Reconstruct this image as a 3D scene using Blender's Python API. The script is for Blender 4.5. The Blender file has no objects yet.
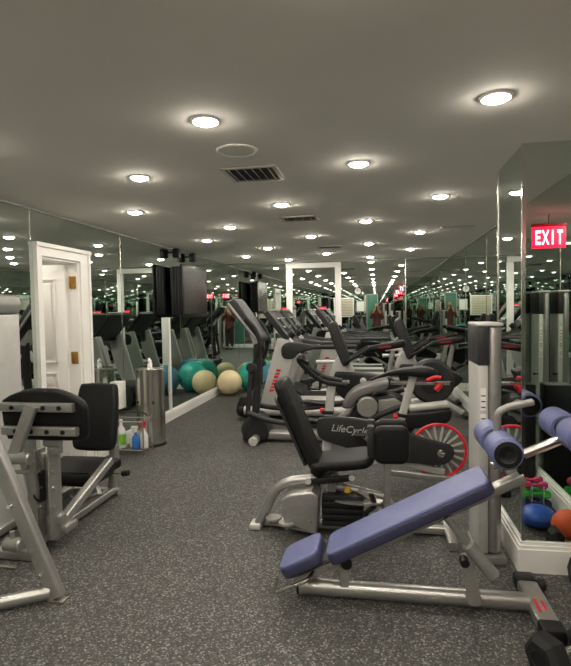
import bpy, bmesh, math, random
from mathutils import Vector, Matrix
random.seed(7)
C = bpy.context.scene.collection
PI = math.pi
V = Vector
ORG = {}

# ------------------------------------------------------------------ materials
def nodes(name):
    m = bpy.data.materials.new(name); m.use_nodes = True
    nt = m.node_tree; b = nt.nodes['Principled BSDF']
    return m, nt, b
def mat(name, col, rough=.5, metal=0., var=.12, scale=18., bump=0., bscale=200., coat=0., spec=.5):
    m, nt, b = nodes(name)
    tc = nt.nodes.new('ShaderNodeTexCoord')
    n = nt.nodes.new('ShaderNodeTexNoise'); n.inputs['Scale'].default_value = scale; n.inputs['Detail'].default_value = 3
    nt.links.new(tc.outputs['Object'], n.inputs['Vector'])
    r = nt.nodes.new('ShaderNodeValToRGB')
    lo = [max(0, c*(1-var)) for c in col]; hi = [min(1, c*(1+var)) for c in col]
    r.color_ramp.elements[0].position = .3; r.color_ramp.elements[0].color = (*lo, 1)
    r.color_ramp.elements[1].position = .7; r.color_ramp.elements[1].color = (*hi, 1)
    nt.links.new(n.outputs['Fac'], r.inputs['Fac']); nt.links.new(r.outputs['Color'], b.inputs['Base Color'])
    b.inputs['Roughness'].default_value = rough; b.inputs['Metallic'].default_value = metal
    b.inputs['Specular IOR Level'].default_value = spec
    if coat: b.inputs['Coat Weight'].default_value = coat
    if bump:
        n2 = nt.nodes.new('ShaderNodeTexNoise'); n2.inputs['Scale'].default_value = bscale
        nt.links.new(tc.outputs['Object'], n2.inputs['Vector'])
        bp = nt.nodes.new('ShaderNodeBump'); bp.inputs['Strength'].default_value = bump; bp.inputs['Distance'].default_value = .002
        nt.links.new(n2.outputs['Fac'], bp.inputs['Height']); nt.links.new(bp.outputs['Normal'], b.inputs['Normal'])
    return m
def emit(name, col, strength):
    m, nt, b = nodes(name)
    b.inputs['Base Color'].default_value = (*[min(1, c*.6) for c in col], 1)
    b.inputs['Emission Color'].default_value = (*col, 1); b.inputs['Emission Strength'].default_value = strength
    return m
def mirror_mat():
    m = bpy.data.materials.new('mirror_glass'); m.use_nodes = True
    nt = m.node_tree; nt.nodes.clear()
    out = nt.nodes.new('ShaderNodeOutputMaterial'); g = nt.nodes.new('ShaderNodeBsdfGlossy')
    g.inputs['Roughness'].default_value = 0.0
    tc = nt.nodes.new('ShaderNodeTexCoord'); n = nt.nodes.new('ShaderNodeTexNoise'); n.inputs['Scale'].default_value = .6
    r = nt.nodes.new('ShaderNodeValToRGB')
    r.color_ramp.elements[0].color = (.66, .725, .685, 1); r.color_ramp.elements[1].color = (.69, .745, .705, 1)
    nt.links.new(tc.outputs['Object'], n.inputs['Vector']); nt.links.new(n.outputs['Fac'], r.inputs['Fac'])
    nt.links.new(r.outputs['Color'], g.inputs['Color']); nt.links.new(g.outputs[0], out.inputs['Surface'])
    return m
def floor_mat():
    m, nt, b = nodes('rubber_floor')
    tc = nt.nodes.new('ShaderNodeTexCoord')
    v = nt.nodes.new('ShaderNodeTexVoronoi'); v.inputs['Scale'].default_value = 128
    nt.links.new(tc.outputs['Object'], v.inputs['Vector'])
    sep = nt.nodes.new('ShaderNodeSeparateColor'); nt.links.new(v.outputs['Color'], sep.inputs['Color'])
    r = nt.nodes.new('ShaderNodeValToRGB'); e = r.color_ramp.elements
    e[0].position = 0; e[0].color = (.018, .0176, .0166, 1); e[1].position = .58; e[1].color = (.056, .054, .049, 1)
    for p, c in ((.72, (.07, .068, .062, 1)), (.86, (.13, .126, .116, 1)), (.95, (.25, .245, .225, 1))):
        k = e.new(p); k.color = c
    nt.links.new(sep.outputs['Red'], r.inputs['Fac'])
    n = nt.nodes.new('ShaderNodeTexNoise'); n.inputs['Scale'].default_value = 1.3; n.inputs['Detail'].default_value = 4
    nt.links.new(tc.outputs['Object'], n.inputs['Vector'])
    mx = nt.nodes.new('ShaderNodeMix'); mx.data_type = 'RGBA'; mx.blend_type = 'MULTIPLY'; mx.inputs['Factor'].default_value = .25
    nt.links.new(r.outputs['Color'], mx.inputs['A']); nt.links.new(n.outputs['Fac'], mx.inputs['B'])
    nt.links.new(mx.outputs['Result'], b.inputs['Base Color'])
    b.inputs['Roughness'].default_value = .62
    bp = nt.nodes.new('ShaderNodeBump'); bp.inputs['Strength'].default_value = .35; bp.inputs['Distance'].default_value = .002
    nt.links.new(sep.outputs['Green'], bp.inputs['Height']); nt.links.new(bp.outputs['Normal'], b.inputs['Normal'])
    return m
M = {}
M['mirror'] = mirror_mat(); M['floor'] = floor_mat()
M['ceiling'] = mat('ceiling_paint', (.70, .67, .61), .9, var=.02, scale=2)
M['white'] = mat('white_gloss_paint', (.84, .82, .78), .35, var=.02, scale=3)
M['plaster'] = mat('beige_wall_paint', (.42, .41, .37), .8, var=.04, scale=3)
M['silver'] = mat('silver_powder_coat', (.44, .435, .415), .33, .8, var=.06, scale=30)
M['silver_light'] = mat('pale_silver_plastic', (.52, .515, .49), .40, .25, var=.05, scale=20)
M['grey_metal'] = mat('grey_painted_metal', (.27, .27, .25), .42, .35, var=.06, scale=25)
M['grey_dark'] = mat('dark_grey_plastic', (.022, .022, .023), .45, var=.1, scale=25, spec=.35)
M['mauve'] = mat('mauve_grey_plastic', (.13, .118, .118), .38, var=.06, scale=12)
M['chrome'] = mat('polished_chrome', (.72, .71, .68), .13, 1., var=.04, scale=10)
M['steel'] = mat('brushed_stainless', (.62, .59, .54), .24, 1., var=.06, scale=8)
M['vinyl'] = mat('black_vinyl', (.0065, .0065, .007), .5, var=.15, scale=30, bump=.2, bscale=600, spec=.22)
M['black'] = mat('black_plastic', (.008, .008, .009), .42, var=.15, scale=20, spec=.35)
M['rubber'] = mat('black_rubber', (.011, .011, .011), .6, var=.2, scale=40, bump=.3, bscale=300, spec=.3)
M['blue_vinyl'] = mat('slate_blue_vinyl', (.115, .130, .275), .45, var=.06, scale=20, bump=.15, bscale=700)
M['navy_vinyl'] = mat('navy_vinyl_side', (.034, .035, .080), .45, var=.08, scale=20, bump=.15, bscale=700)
M['red'] = mat('red_plastic', (.62, .012, .025), .35, var=.1, scale=20)
M['red_dark'] = mat('dull_red_plastic', (.22, .008, .016), .4, var=.1, scale=20)
M['red_paint'] = mat('red_rim_paint', (.70, .015, .04), .3, var=.06, scale=20)
M['pink'] = mat('raspberry_neoprene', (.50, .035, .12), .55, var=.1, scale=30)
M['green'] = mat('green_neoprene', (.03, .42, .05), .55, var=.1, scale=30)
M['navy'] = mat('navy_neoprene', (.02, .022, .09), .55, var=.1, scale=30)
M['ball_cream'] = mat('cream_ball_vinyl', (.80, .66, .40), .32, var=.04, scale=6)
M['ball_teal'] = mat('teal_ball_vinyl', (.03, .40, .34), .25, var=.12, scale=7)
M['ball_blue'] = mat('steel_blue_ball_vinyl', (.055, .20, .29), .28, var=.08, scale=6)
M['ball_royal'] = mat('royal_blue_rubber', (.02, .10, .48), .35, var=.08, scale=10)
M['ball_orange'] = mat('orange_rubber', (.80, .12, .03), .5, var=.06, scale=15)
M['brass'] = mat('brass', (.52, .30, .10), .3, 1., var=.06, scale=30)
M['screen'] = mat('dark_screen_glass', (.010, .011, .012), .22, var=.1, scale=5, spec=.25)
M['lcd'] = mat('grey_display', (.07, .08, .08), .25, var=.3, scale=40)
M['paper'] = mat('white_paper', (.78, .77, .73), .7, var=.03, scale=8)
M['clear'] = mat('frosted_plastic', (.55, .57, .55), .25, var=.05, scale=9)
M['label_green'] = mat('lime_green_label', (.22, .55, .06), .4, var=.2, scale=30)
M['liquid_blue'] = mat('blue_liquid_bottle', (.03, .16, .50), .25, var=.1, scale=20)
M['bottle'] = mat('white_bottle_plastic', (.72, .70, .68), .35, var=.04, scale=20)
M['mint'] = mat('mint_green_glass', (.055, .17, .12), .25, var=.08, scale=3)
M['duct'] = mat('vent_paint', (.46, .44, .40), .6, var=.04, scale=10)
M['dark'] = mat('vent_shadow_metal', (.05, .05, .045), .7, var=.1, scale=10)
M['sticker'] = mat('yellow_label', (.65, .42, .06), .5, var=.1, scale=30)
M['skin'] = mat('skin', (.52, .30, .21), .5, var=.06, scale=20)
M['jacket'] = mat('red_brown_jacket', (.085, .016, .013), .8, var=.25, scale=14)
M['trousers'] = mat('black_trousers', (.012, .012, .014), .8, var=.2, scale=20)
M['hair'] = mat('dark_hair', (.02, .013, .01), .6, var=.3, scale=60)
M['tan'] = mat('tan_slats', (.50, .44, .34), .6, var=.08, scale=6)
M['lens'] = emit('lamp_lens', (1., .915, .80), 212.)
M['exit_red'] = emit('exit_panel_red', (1., .012, .06), 2.2)
M['exit_letter'] = emit('exit_letter_white', (1., .55, .6), 5.)
M['led_red'] = emit('red_led', (1., .03, .05), 3.)

# ------------------------------------------------------------------ mesh helpers
def rrect(w, h, r, n=5):
    p = []
    for cx, cy, a in ((w/2-r, h/2-r, 0), (-w/2+r, h/2-r, 90), (-w/2+r, -h/2+r, 180), (w/2-r, -h/2+r, 270)):
        for i in range(n+1):
            t = math.radians(a + 90*i/n); p.append((cx+r*math.cos(t), cy+r*math.sin(t)))
    return p
def circ(r, n=14): return [(r*math.cos(2*PI*i/n), r*math.sin(2*PI*i/n)) for i in range(n)]
def fillet(pts, rad, n=6):
    pts = [V(p) for p in pts]
    if rad <= 0 or len(pts) < 3: return pts
    out = [pts[0]]
    for i in range(1, len(pts)-1):
        a, b, c = pts[i-1], pts[i], pts[i+1]
        d = min(rad, (a-b).length*.49, (c-b).length*.49)
        p, q = b+(a-b).normalized()*d, b+(c-b).normalized()*d
        for k in range(n+1):
            t = k/n; out.append(p*(1-t)**2 + b*2*t*(1-t) + q*t*t)
    out.append(pts[-1]); return out
class MB:
    def __init__(s): s.bm = bmesh.new()
    def loops(s, L, close=False, cap=True):
        rows = [[s.bm.verts.new(p) for p in l] for l in L]
        n = len(rows[0]); R = len(rows)
        for i in range(R if close else R-1):
            a, b = rows[i], rows[(i+1) % R]
            for j in range(n):
                try: s.bm.faces.new((a[j], a[(j+1) % n], b[(j+1) % n], b[j]))
                except ValueError: pass
        if cap and not close:
            s.bm.faces.new(list(reversed(rows[0]))); s.bm.faces.new(rows[-1])
        return s
    def sweep(s, pts, prof, up=(0, 1, 0), scale=None, close=False):
        pts = [V(p) for p in pts]; n = len(pts); L = []; u = None
        for i, p in enumerate(pts):
            if close: t = pts[(i+1) % n]-pts[i-1]
            else: t = pts[min(i+1, n-1)]-pts[max(i-1, 0)]
            t.normalize()
            if u is None:
                u = V(up); u = u-t*u.dot(t)
                if u.length < 1e-4: u = V((1, 0, 0))-t*t.x
                if u.length < 1e-4: u = V((0, 0, 1))
            else: u = u-t*u.dot(t)
            u.normalize(); w = t.cross(u)
            k = scale[i] if scale else 1
            L.append([p+u*(a*k)+w*(b*k) for a, b in prof])
        return s.loops(L, close)
    def tube(s, pts, r, rad=0., n=12, scale=None): return s.sweep(fillet(pts, rad), circ(r, n), scale=scale)
    def bar(s, pts, a, b, rad=0., up=(0, 1, 0), rr=None):   # a along 'up', b across
        return s.sweep(fillet(pts, rad), rrect(a, b, rr or min(a, b)*.22, 3), up)
    def ring(s, c, R, r, axis=(0, 1, 0), n=32, m=8, prof=None):
        ax = V(axis).normalized(); u = ax.orthogonal().normalized(); w = ax.cross(u)
        return s.sweep([V(c)+(u*math.cos(2*PI*i/n)+w*math.sin(2*PI*i/n))*R for i in range(n)], prof or circ(r, m), up=axis, close=True)
    def lathe(s, c, prof, axis=(0, 0, 1), n=20):            # prof: (radius, height) bottom to top
        ax = V(axis).normalized(); u = ax.orthogonal().normalized(); w = ax.cross(u); c = V(c)
        return s.loops([[c+ax*h+(u*math.cos(2*PI*i/n)+w*math.sin(2*PI*i/n))*max(r, 1e-4) for i in range(n)] for r, h in prof])
    def cyl(s, a, b, r, n=16, bev=0.):
        a, b = V(a), V(b); h = (b-a).length; e = bev
        return s.lathe(a, [(r-e, 0), (r, e), (r, h-e), (r-e, h)] if e else [(r, 0), (r, h)], b-a, n)
    def box(s, c, d, bev=0., mx=None):
        b = bmesh.new(); bmesh.ops.create_cube(b, size=1)
        bmesh.ops.scale(b, vec=d, verts=b.verts)
        if bev: bmesh.ops.bevel(b, geom=list(b.edges), offset=min(bev, min(d)*.45), segments=2, affect='EDGES', profile=.5)
        T = Matrix.Translation(c)
        if mx is not None: T = T @ mx.to_4x4()
        b.transform(T); me = bpy.data.meshes.new('t'); b.to_mesh(me); b.free()
        s.bm.from_mesh(me); bpy.data.meshes.remove(me); return s
    def bx(s, x0, x1, y0, y1, z0, z1, bev=0.):
        return s.box(((x0+x1)/2, (y0+y1)/2, (z0+z1)/2), (abs(x1-x0), abs(y1-y0), abs(z1-z0)), bev)
    def prism(s, poly, o, u, v, th, rb=0.):                 # outline in the plane (u, v), thickness centred on o, rounded rim rb
        u, v = V(u).normalized(), V(v).normalized(); w = u.cross(v); o = V(o); n = len(poly)
        ar = sum(poly[i][0]*poly[(i+1) % n][1]-poly[(i+1) % n][0]*poly[i][1] for i in range(n))
        if ar < 0: poly = poly[::-1]
        nor = []
        for i in range(n):
            a, b, c = V(poly[i-1]), V(poly[i]), V(poly[(i+1) % n])
            e1, e2 = (b-a), (c-b)
            m = V((e1.y, -e1.x)).normalized()+V((e2.y, -e2.x)).normalized()
            nor.append(m.normalized() if m.length > 1e-6 else V((0, 0)))
        def loop(ins, h): return [o+u*(p[0]-q.x*ins)+v*(p[1]-q.y*ins)+w*h for p, q in zip(poly, nor)]
        if rb:
            rb = min(rb, th*.5); k = 4; L = []
            for i in range(k+1): a = PI/2*i/k; L.append(loop(rb*(1-math.sin(a)), -th/2+rb*(1-math.cos(a))))
            for i in range(k+1): a = PI/2*i/k; L.append(loop(rb*(1-math.cos(a)), th/2-rb*(1-math.sin(a))))
        else: L = [loop(0, -th/2), loop(0, th/2)]
        return s.loops(L)
    def xz(s, poly, y0, y1, rb=0.):                          # side profile given in world X, Z
        return s.prism([(p[0], p[1]) for p in poly], (0, (y0+y1)/2, 0), (1, 0, 0), (0, 0, 1), abs(y1-y0), rb)
    def ball(s, c, r, sc=(1, 1, 1), n=32):
        b = bmesh.new(); bmesh.ops.create_uvsphere(b, u_segments=n, v_segments=n//2, radius=1)
        b.transform(Matrix.Translation(c) @ Matrix.Diagonal((r*sc[0], r*sc[1], r*sc[2], 1)))
        me = bpy.data.meshes.new('t'); b.to_mesh(me); b.free(); s.bm.from_mesh(me); bpy.data.meshes.remove(me); return s
    def mesh(s, name, m, off):
        bmesh.ops.recalc_face_normals(s.bm, faces=s.bm.faces)
        s.bm.transform(Matrix.Translation(-V(off)))
        me = bpy.data.meshes.new(name); s.bm.to_mesh(me); s.bm.free()
        me.materials.append(M[m] if isinstance(m, str) else m)
        me.polygons.foreach_set('use_smooth', [True]*len(me.polygons)); me.set_sharp_from_angle(angle=math.radians(38))
        return me
    def bbox(s):
        c = [[v.co[i] for v in s.bm.verts] for i in range(3)]
        return [min(a) for a in c], [max(a) for a in c]
def smooth(poly, n=4):                                       # round an outline by Catmull-Rom
    out = []; k = len(poly)
    for i in range(k):
        p0, p1, p2, p3 = [V(poly[(i+j-1) % k]) for j in range(4)]
        for a in range(n):
            t = a/n; out.append(tuple(.5*((2*p1)+(p2-p0)*t+(2*p0-5*p1+4*p2-p3)*t*t+(3*p1-p0-3*p2+p3)*t**3)))
    return out

def tag(o, label, cat, group=None):
    o['label'] = label; o['category'] = cat
    if group: o['group'] = group
    return o
def thing(name, label, cat, loc, group=None):
    o = bpy.data.objects.new(name, None); C.objects.link(o); o.location = loc; o.empty_display_size = .1
    ORG[o] = V(loc); return tag(o, label, cat, group)
def part(parent, name, mb, m, label=None):
    o = bpy.data.objects.new(name, mb.mesh(name, m, ORG[parent])); C.objects.link(o); o.parent = parent
    ORG[o] = ORG[parent]
    if label: o['label'] = label
    return o
def single(name, mb, m, label, cat, group=None):
    a, b = mb.bbox(); loc = V(((a[0]+b[0])/2, (a[1]+b[1])/2, a[2]))
    o = bpy.data.objects.new(name, mb.mesh(name, m, loc)); C.objects.link(o); o.location = loc
    ORG[o] = loc; return tag(o, label, cat, group)
def struct(name, mb, m, parent=None):
    off = ORG[parent] if parent else V((0, 0, 0))
    o = bpy.data.objects.new(name, mb.mesh(name, m, off)); C.objects.link(o); ORG[o] = off
    if parent: o.parent = parent
    else: o['kind'] = 'structure'
    return o
def dup(root, loc, label, rotz=None, group=None):
    r = root.copy(); C.objects.link(r); r.location = loc; r['label'] = label
    if rotz is not None: r.rotation_euler = (0, 0, rotz)
    if group: r['group'] = group
    for ch in list(root.children):
        c = ch.copy(); C.objects.link(c); c.parent = r
        for g in list(ch.children):
            d = g.copy(); C.objects.link(d); d.parent = c
    return r

# ------------------------------------------------------------------ the room
XL, XR, YB, YR, HC = -2.84, 1.30, 9.80, -1.30, 2.39
DY0, DY1, DZ = 4.14, 4.74, 2.0
HX = -4.3
struct('floor', MB().bx(HX, XR+.1, YR-.1, YB+.1, -.1, 0), 'floor')
struct('ceiling', MB().bx(HX, XR+.1, YR-.1, YB+.1, HC, HC+.1), 'ceiling')
wl = struct('wall_left', MB().bx(XL-.12, XL, YR, DY0, 0, HC).bx(XL-.12, XL, DY1, YB, 0, HC).bx(XL-.12, XL, DY0, DY1, DZ, HC), 'mirror')
for y in (1.9, 4.02, 5.6, 7.4, 8.9): struct('mirror_seam', MB().bx(XL, XL+.003, y-.004, y+.004, .15 if not 4 < y < 5 else 2.12, HC), 'steel', wl)
struct('ceiling_channel', MB().bx(XL, XL+.012, YR, YB, HC-.02, HC), 'grey_metal', wl)
wb = struct('wall_back', MB().bx(XL, XR, YB, YB+.1, 0, HC), 'mirror')
struct('mirror_seam', MB().bx(.508, .524, YB-.01, YB, .14, HC), 'steel', wb)
struct('ceiling_channel', MB().bx(XL, XR, YB-.012, YB, HC-.02, HC), 'grey_metal', wb)
wr = struct('wall_right', MB().bx(XR, XR+.1, 3.5, YB, 0, HC).bx(XR, XR+.1, YR, 3.2, 0, HC), 'mirror')
for y in (5.2, 6.7, 8.2): struct('mirror_seam', MB().bx(XR-.003, XR, y-.004, y+.004, .17, HC), 'steel', wr)
struct('ceiling_channel', MB().bx(XR-.012, XR, 3.55, YB, HC-.02, HC), 'grey_metal', wr)
wq = struct('wall_rear', MB().bx(XL, XR, YR-.1, YR, 0, HC), 'mirror')
for x in (-1.8, -.85, .2): struct('mirror_seam', MB().bx(x-.004, x+.004, YR, YR+.003, .14, HC), 'steel', wq)
PX, PY0, PY1 = .80, 3.13, 3.74
wp = struct('wall_pillar', MB().bx(PX, XR+.1, PY0, PY1, 0, HC), 'mirror')
struct('corner_channel', MB().bx(PX-.006, PX+.014, PY0-.006, PY0+.014, .17, HC), 'chrome', wp)
struct('corner_channel', MB().bx(PX-.005, PX+.008, PY1-.008, PY1+.005, .17, HC), 'steel', wp)
def base(name, x0, x1, y0, y1, h, nx, ny):
    mb = MB().bx(x0, x1, y0, y1, 0, h*.78)
    mb.bx(x0-(.0 if nx >= 0 else -.006), x1-(.006 if nx > 0 else 0), y0+(.006 if ny < 0 else 0), y1-(.006 if ny > 0 else 0), h*.78, h*.92)
    mb.bx(x0-(.0 if nx >= 0 else -.014), x1-(.014 if nx > 0 else 0), y0+(.012 if ny < 0 else 0), y1-(.012 if ny > 0 else 0), h*.92, h)
    struct(name, mb, 'white')
base('baseboard_left', XL, XL+.03, 4.93, YB, .14, 1, 0)
base('baseboard_near', XL, XL+.03, YR, 4.05, .14, 1, 0)
base('baseboard_back', XL+.03, XR-.03, YB-.03, YB, .14, 0, -1)
base('baseboard_right', XR-.03, XR, PY1+.03, YB, .17, -1, 0)
base('baseboard_side', XR-.03, XR, YR, PY0-.03, .17, -1, 0)
base('baseboard_rear', XL+.03, XR-.03, YR, YR+.03, .14, 0, 1)
mb = MB()
for h0, h1, e in ((0, .132, .03), (.132, .152, .022), (.152, .17, .012)):
    mb.bx(PX-e, XR, PY0-e, PY1+e, h0, h1)
struct('baseboard_pillar', mb, 'white')
# white frame set on the back mirror
mb = MB()
for x0, x1 in ((-1.66, -1.545), (-.75, -.64)): mb.bx(x0, x1, YB-.035, YB, 0, 2.355, .006)
mb.bx(-1.66, -.64, YB-.037, YB, 2.265, 2.357, .006)
struct('trim_1', mb, 'white')
# doorway in the left wall
mb = MB()
for y0, y1, q in ((4.055, DY0, 0), (DY1, 4.90, 1)):
    mb.bx(XL, XL+.022, y0, y1, 0, DZ)
    a, c = ((y0-.002, y0+.03) if q == 0 else (y1-.035, y1+.002))
    mb.bx(XL, XL+.036, a, c, 0, DZ+.078)
mb.bx(XL, XL+.022, 4.085, 4.865, DZ, DZ+.078).bx(XL, XL+.042, 4.05, 4.905, DZ+.078, DZ+.112)
mb.bx(XL-.13, XL, DY0, DY0+.018, 0, DZ).bx(XL-.13, XL, DY1-.018, DY1, 0, DZ).bx(XL-.13, XL, DY0, DY1, DZ-.018, DZ)
df = struct('door_1', mb, 'white')
hp = V((XL-.125, DY1-.03, 0)); ang = math.radians(186); dv = V((math.cos(ang), math.sin(ang), 0)); nv = V((-dv.y, dv.x, 0))
LW = .62
def leafbox(a0, a1, z0, z1, t0, t1, mb):
    c = hp+dv*((a0+a1)/2)+nv*((t0+t1)/2)+V((0, 0, (z0+z1)/2))
    return mb.box(c, (a1-a0, abs(t1-t0), z1-z0), .004, Matrix.Rotation(ang, 3, 'Z'))
mb = leafbox(0, LW, .01, 1.97, -.02, .02, MB())
lf = struct('door_leaf', mb, 'white', df)
for z0, z1 in ((1.02, 1.84), (.76, .93), (.18, .68)):
    for a0, a1 in ((.09, .285), (.335, .53)):
        m2 = MB()
        for t in (.02, -.02):
            s = 1 if t > 0 else -1
            leafbox(a0, a1, z0, z0+.02, t, t+s*.012, m2); leafbox(a0, a1, z1-.02, z1, t, t+s*.012, m2)
            leafbox(a0, a0+.02, z0, z1, t, t+s*.012, m2); leafbox(a1-.02, a1, z0, z1, t, t+s*.012, m2)
            leafbox(a0+.045, a1-.045, z0+.045, z1-.045, t, t+s*.008, m2)
        struct('panel_moulding', m2, 'white', lf)
for z in (1.80, 1.07, .25):
    o = struct('door_hinge', MB().box((XL-.05, DY1-.021, z), (.055, .006, .12), .001).cyl((XL-.083, DY1-.026, z-.06), (XL-.083, DY1-.026, z+.06), .009), 'brass', df); o['label'] = 'brass door hinge'
struct('wall_hallway', MB().bx(HX, HX+.1, 3.4, 5.7, 0, HC).bx(HX, XL-.12, 3.3, 3.4, 0, HC).bx(HX, XL-.12, 5.7, 5.8, 0, HC), 'white')
# rear door (seen only in the mirrors)
mb = MB()
for x0, x1 in ((-.40, -.36), (.02, .06)): mb.bx(x0, x1, YR, YR+.03, 0, 2.02)
mb.bx(-.40, .06, YR, YR+.03, 2.02, 2.06)
d2 = struct('door_2', mb, 'grey_metal')
struct('door_panel', MB().bx(-.36, .02, YR, YR+.015, 0, 2.02), 'mint', d2)
struct('door_handle', MB().tube([(-.02, YR+.015, 1.0), (-.02, YR+.06, 1.0), (-.12, YR+.06, 1.0)], .01, .02), 'chrome', d2)

# ------------------------------------------------------------------ ceiling fittings
def ceiling_light(x, y, label):
    t = thing('ceiling_light', label, 'ceiling light', (x, y, HC), 'recessed ceiling downlights')
    part(t, 'trim_ring', MB().lathe((x, y, HC), [(.056, -.004), (.059, -.009), (.069, -.006), (.072, 0), (.056, 0)]), 'white')
    part(t, 'lens', MB().lathe((x, y, HC), [(.006, -.023), (.03, -.020), (.047, -.012), (.055, -.002)], n=14), 'lens')
    return t
nm = {(-.78, 2.42): 'bright round downlight left of the round ceiling grille, nearest on that side', (.51, 2.42): 'bright round downlight nearest the mirrored pillar',
      (-.1, 3.32): 'round downlight just right of the large square air vent', (-1.53, 3.32): 'round downlight left of the large square air vent',
      (-.78, 4.44): 'round downlight between the large vent and the narrow vent behind it', (.51, 4.44): 'round downlight second from front in the row beside the pillar'}
cols = {-2.1: 'nearest the left mirror', -1.53: 'in the row second from the left mirror', -.78: 'in the row along the air vents', -.1: 'in the row right of the vents', .51: 'in the row nearest the pillar'}
ordn = ['nearest the photographer', 'second from the photographer', 'third from the photographer', 'fourth from the photographer', 'fifth from the photographer', 'last before the back mirror']
first = None
for X, ys in ((-2.1, (-.2, .9, 2.42, 4.44, 6.46, 8.5)), (-1.53, (-.7, 1.3, 3.32, 5.5, 7.5, 9.3)), (-.78, (-.7, .4, 2.42, 4.44, 6.46, 8.5)), (-.1, (-.7, 1.3, 3.32, 5.5, 7.4, 9.3)), (.51, (-.4, .9, 2.42, 4.44, 6.46, 8.3))):
    for k, y in enumerate(ys):
        lab = nm.get((X, y)) or 'round downlight %s, %s' % (cols[X], ordn[k])
        if first is None: first = ceiling_light(X, y, lab)
        else: dup(first, (X, y, HC), lab)
dup(first, (-3.45, 4.35, HC), 'round downlight in the hallway beyond the open white door')
def vent(cx, cy, w, d, n, label):
    t = thing('air_vent', label, 'air vent', (cx, cy, HC), 'ceiling air vents')
    z = HC
    mb = MB().bx(cx-w/2, cx+w/2, cy-d/2, cy-d/2+.03, z-.012, z, .003).bx(cx-w/2, cx+w/2, cy+d/2-.03, cy+d/2, z-.012, z, .003)
    mb.bx(cx-w/2, cx-w/2+.03, cy-d/2, cy+d/2, z-.012, z, .003).bx(cx+w/2-.03, cx+w/2, cy-d/2, cy+d/2, z-.012, z, .003)
    part(t, 'frame', mb, 'duct')
    part(t, 'backing', MB().bx(cx-w/2+.03, cx+w/2-.03, cy-d/2+.03, cy+d/2-.03, z-.003, z-.001), 'dark')
    for i in range(n):
        xx = cx-w/2+.03+(w-.06)*(i+.5)/n
        part(t, 'slat', MB().box((xx, cy, z-.014), (.026, d-.06, .003), 0, Matrix.Rotation(math.radians(50), 3, 'Y')), 'duct')
vent(-.78, 3.40, .36, .36, 6, 'large square air vent in the ceiling, nearest of the vents')
vent(-.73, 5.15, .36, .26, 4, 'narrow air vent behind the large one, in the middle of the ceiling')
vent(-.65, 7.62, .34, .24, 4, 'air vent farthest back, near the back mirror')
single('access_panel', MB().bx(.72, 1.08, 6.1, 6.42, HC-.006, HC, .002), 'duct', 'flat grey square panel flush in the ceiling beside the right mirror wall', 'panel')
t = thing('ceiling_speaker', 'round flat grey grille in the ceiling before the large vent', 'speaker', (-.755, 2.9, HC))
part(t, 'rim', MB().lathe((-.755, 2.9, HC), [(.098, -.004), (.105, -.008), (.115, -.004), (.117, 0), (.098, 0)], n=28), 'ceiling')
part(t, 'grille', MB().lathe((-.755, 2.9, HC), [(.001, -.006), (.1, -.004), (.1, 0)], n=28), 'ceiling')
def spot_speaker(y, label):
    t = thing('corner_speaker', label, 'speaker', (XL, y, 2.27), 'small black speakers above the television')
    part(t, 'bracket', MB().cyl((XL, y, 2.33), (XL+.05, y, 2.33), .012), 'black')
    part(t, 'cabinet', MB().box((XL+.09, y, 2.315), (.09, .10, .13), .018), 'black')
    part(t, 'grille', MB().box((XL+.137, y, 2.315), (.006, .08, .11), .004), 'grey_dark')
spot_speaker(7.08, 'small black wall speaker under the ceiling, nearer one above the television')
spot_speaker(7.75, 'small black wall speaker under the ceiling, farther one above the television')
# television on the left mirror wall
t = thing('television', 'black boxy television mounted on the left mirror wall', 'television', (XL, 7.47, 1.42))
part(t, 'wall_mount', MB().bx(XL+.001, XL+.036, 7.3, 7.64, 1.68, 1.9, .004), 'grey_dark')
part(t, 'back_housing', MB().bx(XL+0.035, XL+0.185, 6.96, 7.98, 1.45, 2.13, .02), 'black')
for k in range(3): part(t, 'side_rib', MB().bx(XL+0.060+k*.04, XL+0.075+k*.04, 6.95, 6.96, 1.47, 2.11, .002), 'grey_dark')
part(t, 'bezel', MB().bx(XL+0.185, XL+0.220, 6.94, 8.0, 1.42, 2.16, .008), 'black')
part(t, 'screen', MB().bx(XL+0.220, XL+0.223, 6.98, 7.96, 1.47, 2.12), 'screen')
single('cable_cover', MB().bx(XL, XL+.02, 6.93, 6.97, .14, 1.42, .004), 'white', 'white vertical cable cover under the television', 'cable cover')

# exit signs
FONT = {'E': [(0, 0, .25, 1), (0, 0, 1, .2), (0, .4, .85, .6), (0, .8, 1, 1)], 'I': [(.35, 0, .65, 1)], 'T': [(.36, 0, .64, 1), (0, .8, 1, 1)]}
def exit_sign(x, y, z, label, hang):
    t = thing('exit_sign', label, 'exit sign', (x, y, z))
    W, H = .31, .21
    part(t, 'panel', MB().bx(x-W/2, x+W/2, y-.012, y+.012, z, z+H, .003), 'exit_red')
    for s in ((1, -1) if hang else (1,)):
        cx = -.125
        for ch in 'EXIT':
            w = .05; mb = MB(); yy = y+s*.0145
            if ch == 'X':
                for q in (1, -1): mb.box((x+s*(-(cx+w/2)), yy, z+.105), (.014, .004, .15), 0, Matrix.Rotation(q*math.radians(21), 3, 'Y'))
            else:
                for a, b, c, d in FONT[ch]:
                    X0, X1 = x-s*(cx+a*w), x-s*(cx+c*w)
                    mb.bx(min(X0, X1), max(X0, X1), yy-.002, yy+.002, z+.035+b*.14, z+.035+d*.14)
            part(t, 'letter', mb, 'exit_letter'); cx += .066
    if hang:
        part(t, 'housing', MB().bx(x-W/2-.005, x+W/2+.005, y-.02, y+.02, z+H, z+H+.03, .004), 'red')
        part(t, 'rod', MB().cyl((x, y, z+H+.03), (x, y, HC), .006), 'grey_metal')
    return t
exit_sign(.93, .66, 2.06, 'red lit hanging EXIT sign seen reflected in the mirrored pillar', True)
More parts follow.
